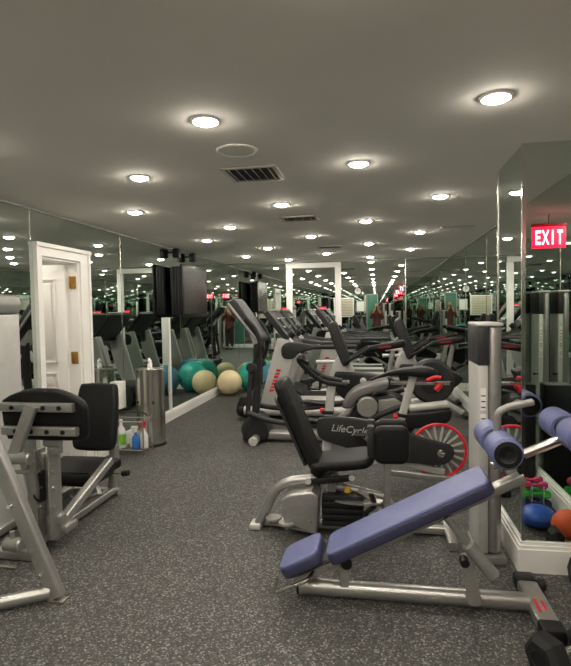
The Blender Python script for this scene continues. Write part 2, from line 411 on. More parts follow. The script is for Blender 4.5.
t = thing('led_sign', 'small red lit display on the wall behind the photographer', 'display', (-2.2, YR, 1.45))
part(t, 'case', MB().bx(-2.45, -1.95, YR, YR+.03, 1.45, 1.62, .006), 'black')
for k in range(5): part(t, 'light_bar', MB().bx(-2.42+k*.095, -2.35+k*.095, YR+.03, YR+.034, 1.49, 1.58), 'led_red')

# ------------------------------------------------------------------ bench with blue pads
BY = 2.70
b = thing('decline_bench', 'slate blue decline sit-up bench with roller pads in front of the tower', 'exercise bench', (.15, BY, 0))
th = math.radians(27.6); du = V((math.cos(th), 0, math.sin(th))); dn = V((-math.sin(th), 0, math.cos(th)))
def bench_pad(name, p0, L, W):
    c = V((p0[0], BY, p0[1]))+du*(L/2)
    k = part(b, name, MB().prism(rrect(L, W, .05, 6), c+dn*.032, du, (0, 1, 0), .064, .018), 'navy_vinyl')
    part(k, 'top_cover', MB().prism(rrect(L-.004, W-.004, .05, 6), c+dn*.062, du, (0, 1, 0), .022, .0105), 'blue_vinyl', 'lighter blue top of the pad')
bench_pad('back_pad', (-.235, .215), .885, .27)
bench_pad('seat_pad', (-.475, .128), .225, .27)
part(b, 'beam', MB().bar([(-.44, BY, .078), (.695, BY, .672)], .07, .05), 'silver')
part(b, 'beam_bracket', MB().box((-.245, BY, .19), (.05, .09, .03), .006, Matrix.Rotation(-th, 3, 'Y')), 'steel')
part(b, 'seat_handle', MB().tube([(-.515, BY-.10, .125), (-.535, BY-.10, .052), (-.36, BY-.10, .13), (-.33, BY-.02, .145)], .011, .03), 'chrome')
part(b, 'base_rail', MB().tube([(-.415, BY, .05), (.72, BY, .05)], .042, n=20), 'silver')
part(b, 'rail_cap', MB().cyl((-.425, BY, .05), (-.413, BY, .05), .043), 'black')
part(b, 'cross_foot', MB().box((.762, BY, .034), (.10, .46, .058), .014), 'silver')
for y in (BY-.22, BY+.23): part(b, 'foot_cap', MB().box((.762, y, .035), (.108, .10, .07), .015), 'black')
part(b, 'foot_wheel', MB().cyl((.82, BY+.22, .031), (.86, BY+.22, .031), .03, bev=.006), 'grey_dark')
mb = MB()
for k in range(2): mb.box((.745+k*.03, BY-.05, .0635), (.012, .11-.03*k, .002))
part(b, 'logo_sticker', mb, 'red', 'red curved stripe sticker')
part(b, 'rear_post', MB().bar([(-.178, BY, .06), (-.172, BY, .215)], .07, .05), 'grey_metal')
part(b, 'rear_pivot', MB().cyl((-.165, BY-.05, .2), (-.165, BY+.05, .2), .03, bev=.004), 'black')
part(b, 'support_post', MB().prism(smooth([(.425, .045), (.49, .045), (.475, .14), (.445, .28), (.405, .29), (.39, .26), (.415, .15)], 3), (0, BY-.045, 0), (1, 0, 0), (0, 0, 1), .03, .006), 'grey_metal')
part(b, 'adjuster_strut', MB().cyl((.325, BY-.05, .47), (.44, BY-.05, .325), .017).cyl((.40, BY-.05, .60), (.345, BY-.05, .49), .014), 'silver')
part(b, 'adjuster_sleeve', MB().cyl((.425, BY-.05, .345), (.55, BY-.05, .185), .034, bev=.008), 'grey_metal')
part(b, 'lock_knob', MB().cyl((.405, BY-.11, .27), (.405, BY-.05, .27), .022, bev=.004), 'black')
part(b, 'roller_arm', MB().tube([(.55, BY, .715), (.90, BY, .873)], .024, n=16), 'steel')
part(b, 'arm_bracket', MB().box((.685, BY, .715), (.03, .06, .11), .006), 'black')
for x, z in ((.572, .835), (.893, .905)):
    part(b, 'roller_axle', MB().cyl((x, BY-.24, z), (x, BY+.24, z), .014).cyl((x, BY-.04, z), (x, BY+.04, z), .048), 'black')
    for s in (1, -1):
        k = part(b, 'foam_roller', MB().cyl((x, BY+s*.045, z), (x, BY+s*.225, z), .072, 28, .014), 'blue_vinyl')
        part(k, 'end_cap', MB().lathe((x, BY+s*.222, z), [(.060, 0), (.060, .006), (.040, .009), (.036, .006), (.001, .006)], (0, s, 0), 24), 'black')
part(b, 'hand_grip', MB().tube([(.575, BY, .83), (.572, BY, .98), (.62, BY, 1.01), (.735, BY, 1.035)], .018, .05), 'grey_metal')
part(b, 'grip_tip', MB().cyl((.735, BY, 1.035), (.741, BY, 1.0365), .014), 'chrome')

# ------------------------------------------------------------------ black dumbbells
def hex_dumbbell(c, R, hl, gap, label, rot=0.):
    t = thing('hex_dumbbell', label, 'dumbbell', (c[0], c[1], 0))
    z = R*.866+.001
    for s in (-1, 1):
        x0 = c[0]+s*gap/2
        rows = []
        for f, x in ((.70, 0), (1, .022), (1, hl-.022), (.74, hl)):
            rows.append([V((x0+s*x, c[1]+R*f*math.cos(PI/3*i), z+R*f*math.sin(PI/3*i))) for i in range(6)])
        h = part(t, 'head', MB().loops(rows), 'rubber')
        part(h, 'end_disc', MB().lathe((x0+s*hl, c[1], z), [(R*.42, -.001), (R*.42, .003), (R*.36, .003), (R*.34, .001), (.001, .001)], (s, 0, 0), 18), 'black')
    n = 9
    part(t, 'handle', MB().tube([(c[0]+(i/n-.5)*gap, c[1], z) for i in range(n+1)], .015, scale=[.9+.25*math.sin(PI*i/n) for i in range(n+1)]), 'chrome')
    for s in (-1, 1): part(t, 'collar', MB().cyl((c[0]+s*(gap/2-.018), c[1], z), (c[0]+s*gap/2, c[1], z), .022), 'silver')
    t.rotation_euler.z = rot
    return t
hex_dumbbell((.765, 2.275), .095, .10, .13, 'large black hex dumbbell with chrome handle at the end of the blue bench', math.radians(30))
hex_dumbbell((1.115, 2.945), .10, .07, .09, 'black hex dumbbell on the floor at the right edge, by the pillar baseboard', 0)
# small neoprene dumbbells on a low rack, and exercise balls beside the pillar
rx, ry = 1.13, 2.13
t = thing('dumbbell_rack', 'low chrome rack holding coloured dumbbells beside the right mirror', 'rack', (rx, ry, 0))
mb = MB()
for x in (rx-.04, rx+.04):
    for y in (ry-.11, ry+.11): mb.cyl((x, y, 0), (x, y, .20), .006, 8)
part(t, 'uprights', mb, 'chrome')
for z in (.012, .088, .158):
    mb = MB()
    for x in (rx-.04, rx+.04): mb.cyl((x, ry-.12, z), (x, ry+.12, z), .005, 8)
    part(t, 'shelf_rail', mb, 'chrome')
def neo(x, y, z, L, r, m, label, grp):
    t = thing('small_dumbbell', label, 'dumbbell', (x, y, z-r), grp)
    for s in (-1, 1): part(t, 'head', MB().lathe((x+s*(L/2-r*1.3), y, z), [(r*.6, -r*1.1), (r, -r*.6), (r, r*.6), (r*.6, r*1.1)], (s, 0, 0), 6), m)
    part(t, 'grip', MB().cyl((x-L/2+r, y, z), (x+L/2-r, y, z), r*.5, 10), m)
for z, L, r, m, n in ((.051, .23, .034, 'navy', 'navy blue'), (.122, .22, .03, 'green', 'bright green'), (.190, .18, .027, 'pink', 'raspberry pink')):
    for y, q in ((ry-.06, 'far'), (ry+.06, 'near')):
        neo(rx, y, z, L, r, m, '%s small dumbbell on the low chrome rack, the one on the pillar side' % n if q == 'near' else '%s small dumbbell on the low chrome rack, the one away from the pillar' % n, 'coloured dumbbells on the low rack')
t = thing('medicine_ball', 'royal blue oval ball on the floor beside the coloured dumbbells', 'ball', (1.065, 2.48, 0))
part(t, 'shell', MB().ball((1.065, 2.48, .072), .118, (1, 1, .61)), 'ball_royal')
part(t, 'seam', MB().ring((1.065, 2.48, .072), .1175, .003, (0, 0, 1)), 'navy')
t = thing('medicine_ball', 'orange round ball on the floor beside the blue oval ball', 'ball', (1.185, 2.70, 0))
part(t, 'shell', MB().ball((1.185, 2.70, .1), .1), 'ball_orange')
part(t, 'seam', MB().ring((1.185, 2.70, .1), .0995, .002, (1, 0, 0)), 'red')
single('black_cabinet', MB().bx(1.06, 1.265, 1.55, 1.72, 0, .86, .01), 'black', 'narrow upright black box against the right wall, seen in the pillar mirror', 'cabinet')

# ------------------------------------------------------------------ weight stack tower by the pillar
def tower(x, y, label, grp):
    t = thing('weight_tower', label, 'weight machine', (x, y, 0), grp)
    x0, x1, y0, y1 = x-.068, x+.068, y-.16, y+.16
    part(t, 'side_shroud', MB().prism(rrect(x1-x0-.05, y1-y0, .04), (x+.025, y, .72), (1, 0, 0), (0, 1, 0), 1.32, .006), 'silver')
    part(t, 'front_plate', MB().bx(x0, x0+.055, y0-.006, y1, .06, 1.16, .006), 'silver_light')
    part(t, 'head_cover', MB().bx(x0-.004, x0+.062, y0-.012, y1+.004, 1.16, 1.385, .01), 'grey_dark')
    part(t, 'top_cap', MB().bx(x0-.004, x1+.004, y0-.012, y1+.004, 1.385, 1.405, .008), 'silver_light')
    part(t, 'foot', MB().bx(x0-.01, x1+.02, y0-.03, y1+.02, 0, .05, .012), 'grey_metal')
    for z0, z1 in ((.90, 1.03), (.80, .88), (.71, .79)):
        k = part(t, 'instruction_sticker', MB().bx(x0+.012, x0+.044, y0-.0085, y0-.0055, z0, z1), 'paper', 'white instruction sticker')
        mb = MB()
        for j in range(3): mb.bx(x0+.016, x0+.040, y0-.0095, y0-.0082, z0+.015+j*(z1-z0-.03)/3, z0+.022+j*(z1-z0-.03)/3)
        part(k, 'printed_line', mb, 'grey_dark')
    part(t, 'knob', MB().cyl((x0+.0, y0+.02, .53), (x0-.04, y0+.02, .53), .008).ball((x0-.045, y0+.02, .53), .014, n=12), 'black')
    return t
TW = tower(.640, 3.35, 'tall silver weight tower standing against the mirrored pillar', 'silver weight towers')

# ------------------------------------------------------------------ hip adductor machine (black seat) in the middle
AY = 3.55
a = thing('adductor_machine', 'silver seated leg machine with black seat and two black knee pads', 'weight machine', (-.2, AY, 0))
sl = V((.267, 0, -.62)).normalized(); nn = V((.62, 0, .267)).normalized()
part(a, 'backrest', MB().prism(rrect(.70, .30, .07, 6), V((-.515, AY, .71)), sl, (0, 1, 0), .075, .025), 'vinyl')
part(a, 'back_plate', MB().prism(rrect(.5, .16, .03), V((-.578, AY, .68)), sl, (0, 1, 0), .02), 'grey_dark')
part(a, 'seat', MB().prism(smooth([(-.22, -.14), (-.1, -.17), (.12, -.19), (.19, -.12), (.20, 0), (.19, .12), (.12, .19), (-.1, .17), (-.22, .14)], 4), (-.225, AY, .488), (1, 0, .12), (0, 1, 0), .062, .026), 'vinyl')
for q in (-1, 1): part(a, 'seat_bracket', MB().bar([(-.47, AY+q*.12, .36), (-.16, AY+q*.12, .40)], .03, .04), 'black')
for x, z in ((-.455, .37), (-.17, .405)): part(a, 'bracket_bolt', MB().cyl((x, AY-.145, z), (x, AY-.115, z), .02), 'silver_light')
part(a, 'main_tube', MB().tube([(-.82, AY-.03, .02), (-.70, AY-.03, .27), (-.60, AY-.03, .335), (-.30, AY-.03, .365)], .034, .12), 'silver')
part(a, 'lower_tube', MB().tube([(-.33, AY, .30), (-.20, AY, .29), (.05, AY, .24), (.14, AY, .12), (.30, AY, .06)], .026, .08), 'silver')
part(a, 'base_rail', MB().bar([(-.84, AY, .035), (.44, AY, .035)], .06, .05), 'silver')
part(a, 'front_foot', MB().bar([(.45, AY-.24, .03), (.45, AY+.30, .03)], .05, .06, up=(0, 0, 1)), 'silver')
for y in (AY-.03,): part(a, 'rear_foot', MB().box((-.835, y, .02), (.08, .12, .04), .012), 'silver_light')
part(a, 'upright', MB().bar([(-.31, AY, .06), (-.31, AY, .44)], .07, .06).bar([(-.31, AY, .40), (-.12, AY, .10)], .04, .05), 'grey_metal')
part(a, 'cam_cover', MB().xz([(-.615, .10), (-.40, .03), (-.385, .28), (-.43, .32), (-.585, .29), (-.63, .25)], AY-.18, AY+.02, .02), 'silver')
for x in (-.57, -.44): part(a, 'cover_bolt', MB().cyl((x, AY-.186, .12), (x, AY-.178, .12), .008), 'chrome')
for x, y in ((-.70, AY-.09), (-.60, AY-.16)): part(a, 'foot_disc', MB().cyl((x, y, .085), (x, y, .105), .055, 20, .004).cyl((x, y, .05), (x, y, .09), .012), 'grey_metal')
part(a, 'foot_link', MB().bar([(-.72, AY-.08, .06), (-.42, AY-.16, .05)], .03, .03), 'grey_metal')
mb = MB()
for k in range(5): mb.bx(-.37, -.10, AY-.12, AY+.12, .07+k*.042, .105+k*.042, .004)
part(a, 'weight_stack', mb, 'black')
part(a, 'selector_rod', MB().cyl((-.24, AY, .25), (-.24, AY, .34), .012), 'chrome')
part(a, 'warning_sleeve', MB().cyl((-.205, AY-.03, .26), (-.205, AY-.03, .31), .022), 'sticker', 'yellow ring on the stop')
part(a, 'range_plate', MB().prism(smooth([(-.30, .0), (-.18, -.06), (-.02, -.05), (.03, .02), (-.05, .07), (-.22, .07)], 3), (0, AY-.1, .24), (1, 0, 0), (0, 1, .0), .012), 'silver')
for s, nm_ in ((-1, 'near'), (1, 'far')):
    y = AY+s*.10
    part(a, 'knee_pad', MB().prism(rrect(.225, .245, .055, 6), (.085, y-.02, .625), (1, 0, .02), (0, 0, 1), .075, .025), 'vinyl')
    part(a, 'pad_arm', MB().bar([(.06, y, .56), (.055, y, .14), (.02, AY+s*.05, .10)], .045, .045, .05), 'silver')
    part(a, 'pad_backing', MB().box((-.045+s*.0, y+.03, .62), (.05, .06, .23), .012), 'grey_dark')
    part(a, 'foot_peg', MB().cyl((.02, y-.14, .11), (.02, y+.02, .11), .02, bev=.004), 'grey_metal')
part(a, 'pivot_block', MB().box((.02, AY, .08), (.16, .16, .05), .01), 'silver')
part(a, 'grip', MB().tube([(-.05, AY-.12, .30), (-.02, AY-.12, .22), (-.09, AY-.12, .17), (-.06, AY-.12, .12)], .016, .03), 'black')
part(a, 'angled_brace', MB().bar([(-.13, AY-.05, .30), (.28, AY-.05, .045)], .045, .035), 'grey_metal')

# ------------------------------------------------------------------ spin bike with red flywheel
def spin_bike():
    SY = 4.60
    s = thing('spin_bike', 'black and silver spin bike with red rimmed spoked flywheel', 'exercise bike', (.1, SY, 0))
    fx, fz, R = .505, .285, .235
    fl = part(s, 'flywheel_rim', MB().ring((fx, SY, fz), R-.012, .02, prof=rrect(.03, .024, .006, 2), n=48), 'red_paint', 'bright red flywheel rim')
    mb = MB()
    for k in range(18):
        an = 2*PI*k/18
        mb.bar([(fx+.04*math.cos(an), SY, fz+.04*math.sin(an)), (fx+(R-.02)*math.cos(an), SY, fz+(R-.02)*math.sin(an))], .014, .020)
    part(fl, 'spokes', mb, 'silver_light')
    part(s, 'flywheel_disc', MB().cyl((fx, SY+.02, fz), (fx, SY+.03, fz), R-.02, 40), 'grey_metal')
    part(s, 'chain_guard', MB().xz(smooth([(-.50, .56), (-.30, .575), (.02, .53), (.30, .43), (.50, .375), (.60, .345), (.625, .285), (.59, .215), (.50, .18), (.34, .19), (.10, .20), (-.12, .26), (-.35, .33), (-.49, .38), (-.52, .46)], 3), SY-.085, SY-.03, .015), 'grey_dark')
    k = part(s, 'hub_cap', MB().lathe((.515, SY-.085, .285), [(.032, 0), (.032, .008), (.024, .012), (.001, .012)], (0, -1, 0), 20), 'chrome')
    # word on the guard: LifeCycle
    cur = bpy.data.curves.new('word', 'FONT'); cur.body = 'LifeCycle'; cur.size = .085; cur.extrude = .002; cur.shear = .25
    tmp = bpy.data.objects.new('word', cur); C.objects.link(tmp)
    bpy.context.view_layer.update()
    me = bpy.data.meshes.new_from_object(tmp.evaluated_get(bpy.context.evaluated_depsgraph_get()))
    bpy.data.objects.remove(tmp)
    mb = MB(); mb.bm.from_mesh(me); mb.bm.transform(Matrix.Translation((-.40, SY-.088, .455)) @ Matrix.Rotation(math.radians(5), 4, 'Y') @ Matrix.Rotation(PI/2, 4, 'X'))
    part(s, 'lettering', mb, 'silver_light', 'pale slanted lettering on the guard')
    part(s, 'red_accent', MB().xz([(-.10, .405), (.0, .40), (-.02, .425), (-.07, .428)], SY-.089, SY-.086), 'red')
    part(s, 'front_post', MB().bar([(-.455, SY, .07), (-.44, SY, .42), (-.395, SY, .84)], .055, .075), 'silver_light')
    part(s, 'post_collar', MB().box((-.43, SY, .60), (.10, .075, .03), .006), 'black')
    part(s, 'adjust_knob', MB().cyl((-.50, SY, .61), (-.46, SY, .61), .026, bev=.006), 'red')
    part(s, 'bar_slider', MB().bar([(-.50, SY, .865), (-.24, SY, .865)], .05, .035), 'chrome')
    for q in (-1, 1):
        part(s, 'handlebar', MB().tube([(-.27, SY+q*.05, .845), (-.46, SY+q*.06, .87), (-.57, SY+q*.10, .95), (-.66, SY+q*.17, 1.07), (-.64, SY+q*.20, 1.10)], .021, .08), 'rubber')
        part(s, 'aero_grip', MB().tube([(-.30, SY+q*.02, .875), (-.47, SY+q*.02, .91), (-.60, SY+q*.04, 1.0)], .018, .06), 'rubber')
    part(s, 'cross_bar', MB().tube([(-.64, SY-.18, 1.08), (-.60, SY, 1.02), (-.64, SY+.18, 1.08)], .019, .1), 'rubber')
    mb = MB()
    for x0, x1, z0, z1 in ((-.60, -.585, .80, .90), (-.50, -.485, .80, .90), (-.60, -.485, .80, .815), (-.60, -.485, .885, .90)): mb.bx(x0, x1, SY-.06, SY+.06, z0, z1, .004)
    part(s, 'console_bracket', mb, 'black')
    part(s, 'console', MB().box((-.52, SY-.02, .895), (.12, .10, .025), .008, Matrix.Rotation(math.radians(-30), 3, 'Y')), 'black')
    part(s, 'seat_post', MB().bar([(.13, SY, .42), (.205, SY, .57), (.31, SY, .96)], .055, .065), 'silver_light')
    part(s, 'seat_collar', MB().box((.205, SY, .585), (.10, .075, .03), .006, Matrix.Rotation(math.radians(12), 3, 'Y')), 'black')
    part(s, 'seat_knob', MB().cyl((.13, SY-.02, .575), (.17, SY-.02, .575), .026, bev=.006), 'red')
    part(s, 'seat_slider', MB().bar([(.11, SY, .862), (.60, SY, .862)], .045, .032), 'chrome')
    part(s, 'slider_tip', MB().cyl((.60, SY, .862), (.625, SY, .862), .014), 'black')
    part(s, 'saddle', MB().sweep(fillet([(-.06, SY, .885), (.04, SY, .925), (.16, SY, .955), (.32, SY, .96), (.43, SY, .955), (.48, SY, .93)], .08, 4), rrect(.25, .085, .035, 4), scale=[.22+.78*min(1, max(0, (k-2)/12))**1.2 if k < 17 else .95 for k in range(22)]), 'vinyl')
    part(s, 'brake_lever', MB().tube([(.40, SY-.14, .90), (.46, SY-.15, .93), (.51, SY-.15, .925)], .016, .03), 'red')
    part(s, 'resistance_knob', MB().cyl((.47, SY-.14, .82), (.51, SY-.14, .87), .024, bev=.005), 'red')
    part(s, 'frame_tube', MB().bar([(-.46, SY, .10), (.10, SY, .20), (.55, SY, .10)], .05, .06, .1), 'silver_light')
    for x in (-.52, .62):
        part(s, 'stabiliser', MB().bar([(x, SY-.27, .045), (x, SY+.27, .045)], .06, .08, up=(0, 0, 1)), 'silver_light')
        for q in (-1, 1): part(s, 'foot_cap', MB().box((x, SY+q*.265, .03), (.09, .05, .06), .012), 'black')
    part(s, 'rear_rail', MB().bar([(.05, SY-.1, .12), (.62, SY-.1, .07)], .04, .05), 'silver')
    for q in (-1, 1):
        k = part(s, 'crank', MB().bar([(-.02, SY+q*.10, .34), (-.02+q*.13, SY+q*.12, .34-q*.10)], .02, .03), 'silver')
        part(k, 'pedal', MB().box((-.02+q*.13, SY+q*.17, .34-q*.10), (.10, .09, .025), .006), 'black')
    return s
spin_bike()

# ------------------------------------------------------------------ elliptical with rear drive
def elliptical():
    EY = 5.95
    e = thing('elliptical_trainer', 'black and silver elliptical trainer behind the spin bike, nearest of the ellipticals', 'elliptical trainer', (-.35, EY, 0))
    part(e, 'base_rail', MB().bar([(-1.40, EY-.02, .07), (.70, EY-.02, .07)], .16, .085), 'silver')
    part(e, 'front_housing', MB().xz(smooth([(-1.52, .08), (-1.50, .02), (-1.28, .02), (-1.22, .10), (-1.26, .24), (-1.36, .32), (-1.47, .27), (-1.54, .17)], 3), EY-.17, EY+.17, .04), 'grey_dark')
    part(e, 'front_foot', MB().cyl((-1.36, EY-.30, .05), (-1.36, EY+.30, .05), .05, bev=.01), 'grey_metal')
    for q in (-1, 1): part(e, 'foot_tip', MB().cyl((-1.36, EY+q*.28, .05), (-1.36, EY+q*.315, .05), .053, bev=.01), 'silver_light')
    part(e, 'mast', MB().bar([(-1.40, EY, .22), (-1.36, EY, .80), (-1.36, EY, 1.20)], .09, .085, rr=.03), 'grey_dark')
    part(e, 'console_neck', MB().bar([(-1.36, EY, 1.12), (-1.44, EY, 1.33)], .16, .06), 'silver_light')
    k = part(e, 'console', MB().xz(smooth([(-1.66, 1.56), (-1.60, 1.62), (-1.54, 1.60), (-1.30, 1.24), (-1.27, 1.15), (-1.33, 1.16), (-1.44, 1.28)], 3), EY-.20, EY+.20, .02), 'grey_dark')
    part(k, 'display', MB().box((-1.435, EY, 1.415), (.30, .30, .006), .002, Matrix.Rotation(math.radians(56), 3, 'Y')), 'lcd')
    part(k, 'console_rim', MB().bar([(-1.64, EY-.21, 1.58), (-1.31, EY-.21, 1.16)], .02, .03), 'silver')
    for q in (-1, 1):
        y = EY+q*.24
        h = part(e, 'swing_arm', MB().tube([(-1.38, y, .62), (-1.37, y, .86), (-1.31, y, .99), (-1.27, y, 1.16), (-1.33, y, 1.30), (-1.42, y, 1.40)], .021, .10), 'black')
        part(h, 'pivot', MB().cyl((-1.375, y-.05, .87), (-1.375, y+.05, .87), .055, bev=.012), 'grey_dark')
        part(h, 'grip', MB().tube([(-1.27, y, 1.10), (-1.275, y, 1.17), (-1.33, y, 1.30), (-1.43, y, 1.41)], .027, .06), 'rubber')
        part(h, 'lower_arm', MB().bar([(-1.38, y, .86), (-1.43, y, .34)], .045, .05), 'grey_dark')
        d = .09*q
        g = part(e, 'pedal_arm', MB().tube([(-1.43, y, .36), (-1.20, y, .30+d*.3), (-.75, y, .28+d*.6), (-.25, y, .34+d), (.30, y, .52+d*.5)], .032, .2), 'grey_dark')
        part(g, 'foot_plate', MB().box((-.68, y, .345+d*.6), (.36, .15, .03), .012, Matrix.Rotation(math.radians(4), 3, 'Y')), 'black')
        part(g, 'roller', MB().cyl((-.11, y-.05, .445), (-.11, y+.05, .445), .11, 28, .012), 'grey_metal')
    part(e, 'rear_cover', MB().xz(smooth([(-.38, .42), (-.34, .53), (-.22, .63), (-.06, .68), (.09, .715), (.12, .68), (.08, .61), (-.08, .575), (-.2, .52), (-.28, .42)], 3), EY-.20, EY+.20, .03), 'mauve')
    part(e, 'drive_housing', MB().xz(smooth([(-.30, .12), (.0, .10), (.30, .12), (.36, .30), (.30, .50), (.10, .56), (-.10, .50), (-.30, .34)], 3), EY-.15, EY+.15, .03), 'black')
    part(e, 'drive_box', MB().xz([(.0, .31), (.27, .29), (.27, .47), (.18, .53), (.01, .51)], EY-.20, EY-.12, .012), 'grey_metal')
    part(e, 'rear_wheel', MB().cyl((.58, EY-.10, .70), (.58, EY+.10, .70), .24, 36, .03), 'grey_dark')
    part(e, 'wheel_plate', MB().cyl((.58, EY-.108, .70), (.58, EY-.098, .70), .13, 30, .004), 'black')
    for q in (-1, 1): part(e, 'rear_ramp', MB().cyl((.33, EY+q*.16, .42), (.74, EY+q*.16, .47), .045, 18, .01), 'silver_light')
    part(e, 'rear_base', MB().xz(smooth([(.22, .20), (.68, .26), (.77, .36), (.74, .43), (.55, .40), (.22, .36)], 3), EY-.22, EY+.22, .03), 'black')
    part(e, 'rear_leg', MB().bar([(.30, EY, .08), (.55, EY, .48)], .10, .06), 'grey_dark')
    part(e, 'rear_foot', MB().bar([(.60, EY-.28, .03), (.60, EY+.28, .03)], .06, .09, up=(0, 0, 1)), 'grey_dark')
    return e
EL = elliptical()

# ------------------------------------------------------------------ upright bikes
def upright_bike():
    UY = 6.58
    u = thing('upright_bike', 'black upright exercise bike between the nearest elliptical and treadmill', 'exercise bike', (-.1, UY, 0))
    part(u, 'body', MB().xz(smooth([(-.52, .70), (-.42, .73), (.05, .68), (.28, .58), (.30, .50), (.10, .36), (-.30, .34), (-.52, .50)], 3), UY-.10, UY+.10, .03), 'black')
    part(u, 'side_disc', MB().lathe((-.17, UY-.10, .62), [(.04, 0), (.04, .01), (.03, .016), (.001, .016)], (0, -1, 0), 20), 'silver_light')
    part(u, 'lower_frame', MB().bar([(-.55, UY, .06), (-.2, UY, .38), (.32, UY, .06)], .06, .07, .1), 'silver_light')
    part(u, 'neck', MB().xz(smooth([(-.58, .66), (-.52, .86), (-.46, .90), (-.34, .84), (-.28, .72), (-.40, .66)], 3), UY-.06, UY+.06, .02), 'silver_light')
    c = part(u, 'console', MB().xz(smooth([(-.585, 1.26), (-.54, 1.34), (-.48, 1.30), (-.34, .92), (-.33, .84), (-.40, .80), (-.45, .88)], 3), UY-.14, UY+.14, .02), 'grey_dark')
    part(c, 'display', MB().box((-.425, UY, 1.12), (.26, .2, .006), .002, Matrix.Rotation(math.radians(69), 3, 'Y')), 'lcd')
    part(c, 'top_trim', MB().cyl((-.545, UY-.13, 1.325), (-.545, UY+.13, 1.325), .022, 12), 'silver')
    for q in (-1, 1): part(u, 'handlebar', MB().tube([(-.40, UY+q*.06, .84), (-.36, UY+q*.2, .86), (-.22, UY+q*.24, .95), (-.10, UY+q*.22, 1.02)], .02, .08), 'rubber')
    part(u, 'post', MB().bar([(.12, UY, .60), (.19, UY, .98)], .05, .06), 'silver')
    s = part(u, 'saddle', MB().prism(smooth([(-.22, -.04), (-.05, -.06), (.12, -.13), (.21, -.12), (.23, 0), (.21, .12), (.12, .13), (-.05, .06), (-.22, .04)], 3), (.12, UY, 1.035), (1, 0, .18), (0, 1, 0), .085, .035), 'vinyl')
    part(s, 'red_stripe', MB().prism(smooth([(-.08, -.012), (.05, -.018), (.06, .008), (-.07, .01)], 3), (.10, UY-.098, 1.035), (1, 0, .1), (0, 0, 1), .006), 'red_dark')
    part(u, 'front_tube', MB().cyl((-.75, UY-.02, .845), (-.50, UY-.02, .845), .024), 'silver_light')
    for x in (-.56, .34): part(u, 'foot_bar', MB().bar([(x, UY-.2, .035), (x, UY+.2, .035)], .05, .07, up=(0, 0, 1)), 'grey_dark')
    for q in (-1, 1):
        k = part(u, 'crank', MB().bar([(-.05, UY+q*.12, .45), (-.05+q*.1, UY+q*.13, .45-q*.12)], .02, .03), 'silver')
        part(k, 'pedal', MB().box((-.05+q*.1, UY+q*.16, .45-q*.12), (.1, .07, .025), .006), 'black')
    return u
UB = upright_bike()

# ------------------------------------------------------------------ treadmills
def treadmill():
    TY = 7.36
    t = thing('treadmill', 'silver and black treadmill nearest the camera, its hood beside the balls', 'treadmill', (-.85, TY, 0))
    part(t, 'motor_hood', MB().xz(smooth([(-1.90, .06), (-1.88, .28), (-1.80, .33), (-1.30, .31), (-1.12, .22), (-1.12, .10), (-1.5, .05)], 3), TY-.36, TY+.36, .03), 'grey_dark')
    part(t, 'deck', MB().bx(-1.80, .12, TY-.30, TY+.30, .07, .17, .01), 'black')
    part(t, 'belt', MB().bx(-1.15, .10, TY-.26, TY+.26, .17, .178), 'rubber')
    for q in (-1, 1):
        r = part(t, 'side_rail', MB().cyl((-1.80, TY+q*.36, .135), (.12, TY+q*.36, .135), .062, 20), 'silver_light')
        part(r, 'rail_cap', MB().cyl((-1.87, TY+q*.36, .135), (-1.79, TY+q*.36, .135), .066, 20, .01), 'black')
        part(r, 'end_cap', MB().cyl((.11, TY+q*.36, .135), (.17, TY+q*.36, .135), .066, 20, .01), 'black')
        part(r, 'foot', MB().cyl((-1.6, TY+q*.30, 0), (-1.6, TY+q*.30, .09), .035).cyl((.02, TY+q*.30, 0), (.02, TY+q*.30, .09), .035), 'black')
        u = part(t, 'upright', MB().xz([(-1.58, .20), (-1.34, .20), (-1.16, .62), (-1.06, 1.02), (-1.14, 1.12), (-1.32, 1.12)], TY+q*.37-.03, TY+q*.37+.03, .02), 'silver_light')
        if q < 0:
            mb = MB()
            for i in range(7):
                zc = .42+i*.045; xc = -1.405+.36*(zc-.42)
                mb.xz([(xc-.03, zc-.016), (xc+.03, zc-.010), (xc+.034, zc+.012), (xc-.026, zc+.008 if i % 2 else zc+.018)], TY-.406, TY-.403)
            part(u, 'red_lettering', mb, 'red', 'red lettering up the upright')
        a = part(t, 'arm_bracket', MB().xz(smooth([(-1.24, .86), (-1.26, 1.00), (-1.14, 1.07), (-.80, 1.02), (-.80, .98), (-1.02, .92), (-1.10, .85)], 3), TY+q*.38-.04, TY+q*.38+.04, .02), 'grey_dark')
        part(a, 'hand_rail', MB().tube([(-1.05, TY+q*.38, 1.0), (-.26, TY+q*.38, 1.0)], .032), 'grey_dark')
    c = part(t, 'console', MB().xz(smooth([(-1.49, 1.43), (-1.47, 1.48), (-1.42, 1.47), (-1.14, 1.11), (-1.07, 1.02), (-1.14, 1.02), (-1.22, 1.09)], 3), TY-.40, TY+.40, .02), 'grey_dark')
    part(c, 'display', MB().box((-1.265, TY, 1.305), (.20, .30, .008), .002, Matrix.Rotation(math.radians(52), 3, 'Y')), 'lcd')
    for q in (-1, 1): part(c, 'cup_holder', MB().cyl((-1.16, TY+q*.28, 1.14), (-1.11, TY+q*.28, 1.19), .045), 'black')
    for z in (0, 1, 2): part(c, 'silver_strip', MB().box((-1.42+.09*z, TY, 1.50-.115*z), (.008, .6, .02), .002, Matrix.Rotation(math.radians(-38), 3, 'Y')), 'silver')
    part(t, 'cross_brace', MB().cyl((-1.18, TY-.36, 1.05), (-1.18, TY+.36, 1.05), .03), 'grey_dark')
    return t
TM = treadmill()
dup(TM, (-.85+.02, 8.26, 0), 'silver and black treadmill second from the camera')
dup(TM, (-.36, 9.16, 0), 'silver and black treadmill farthest back, by the white framed mirror')
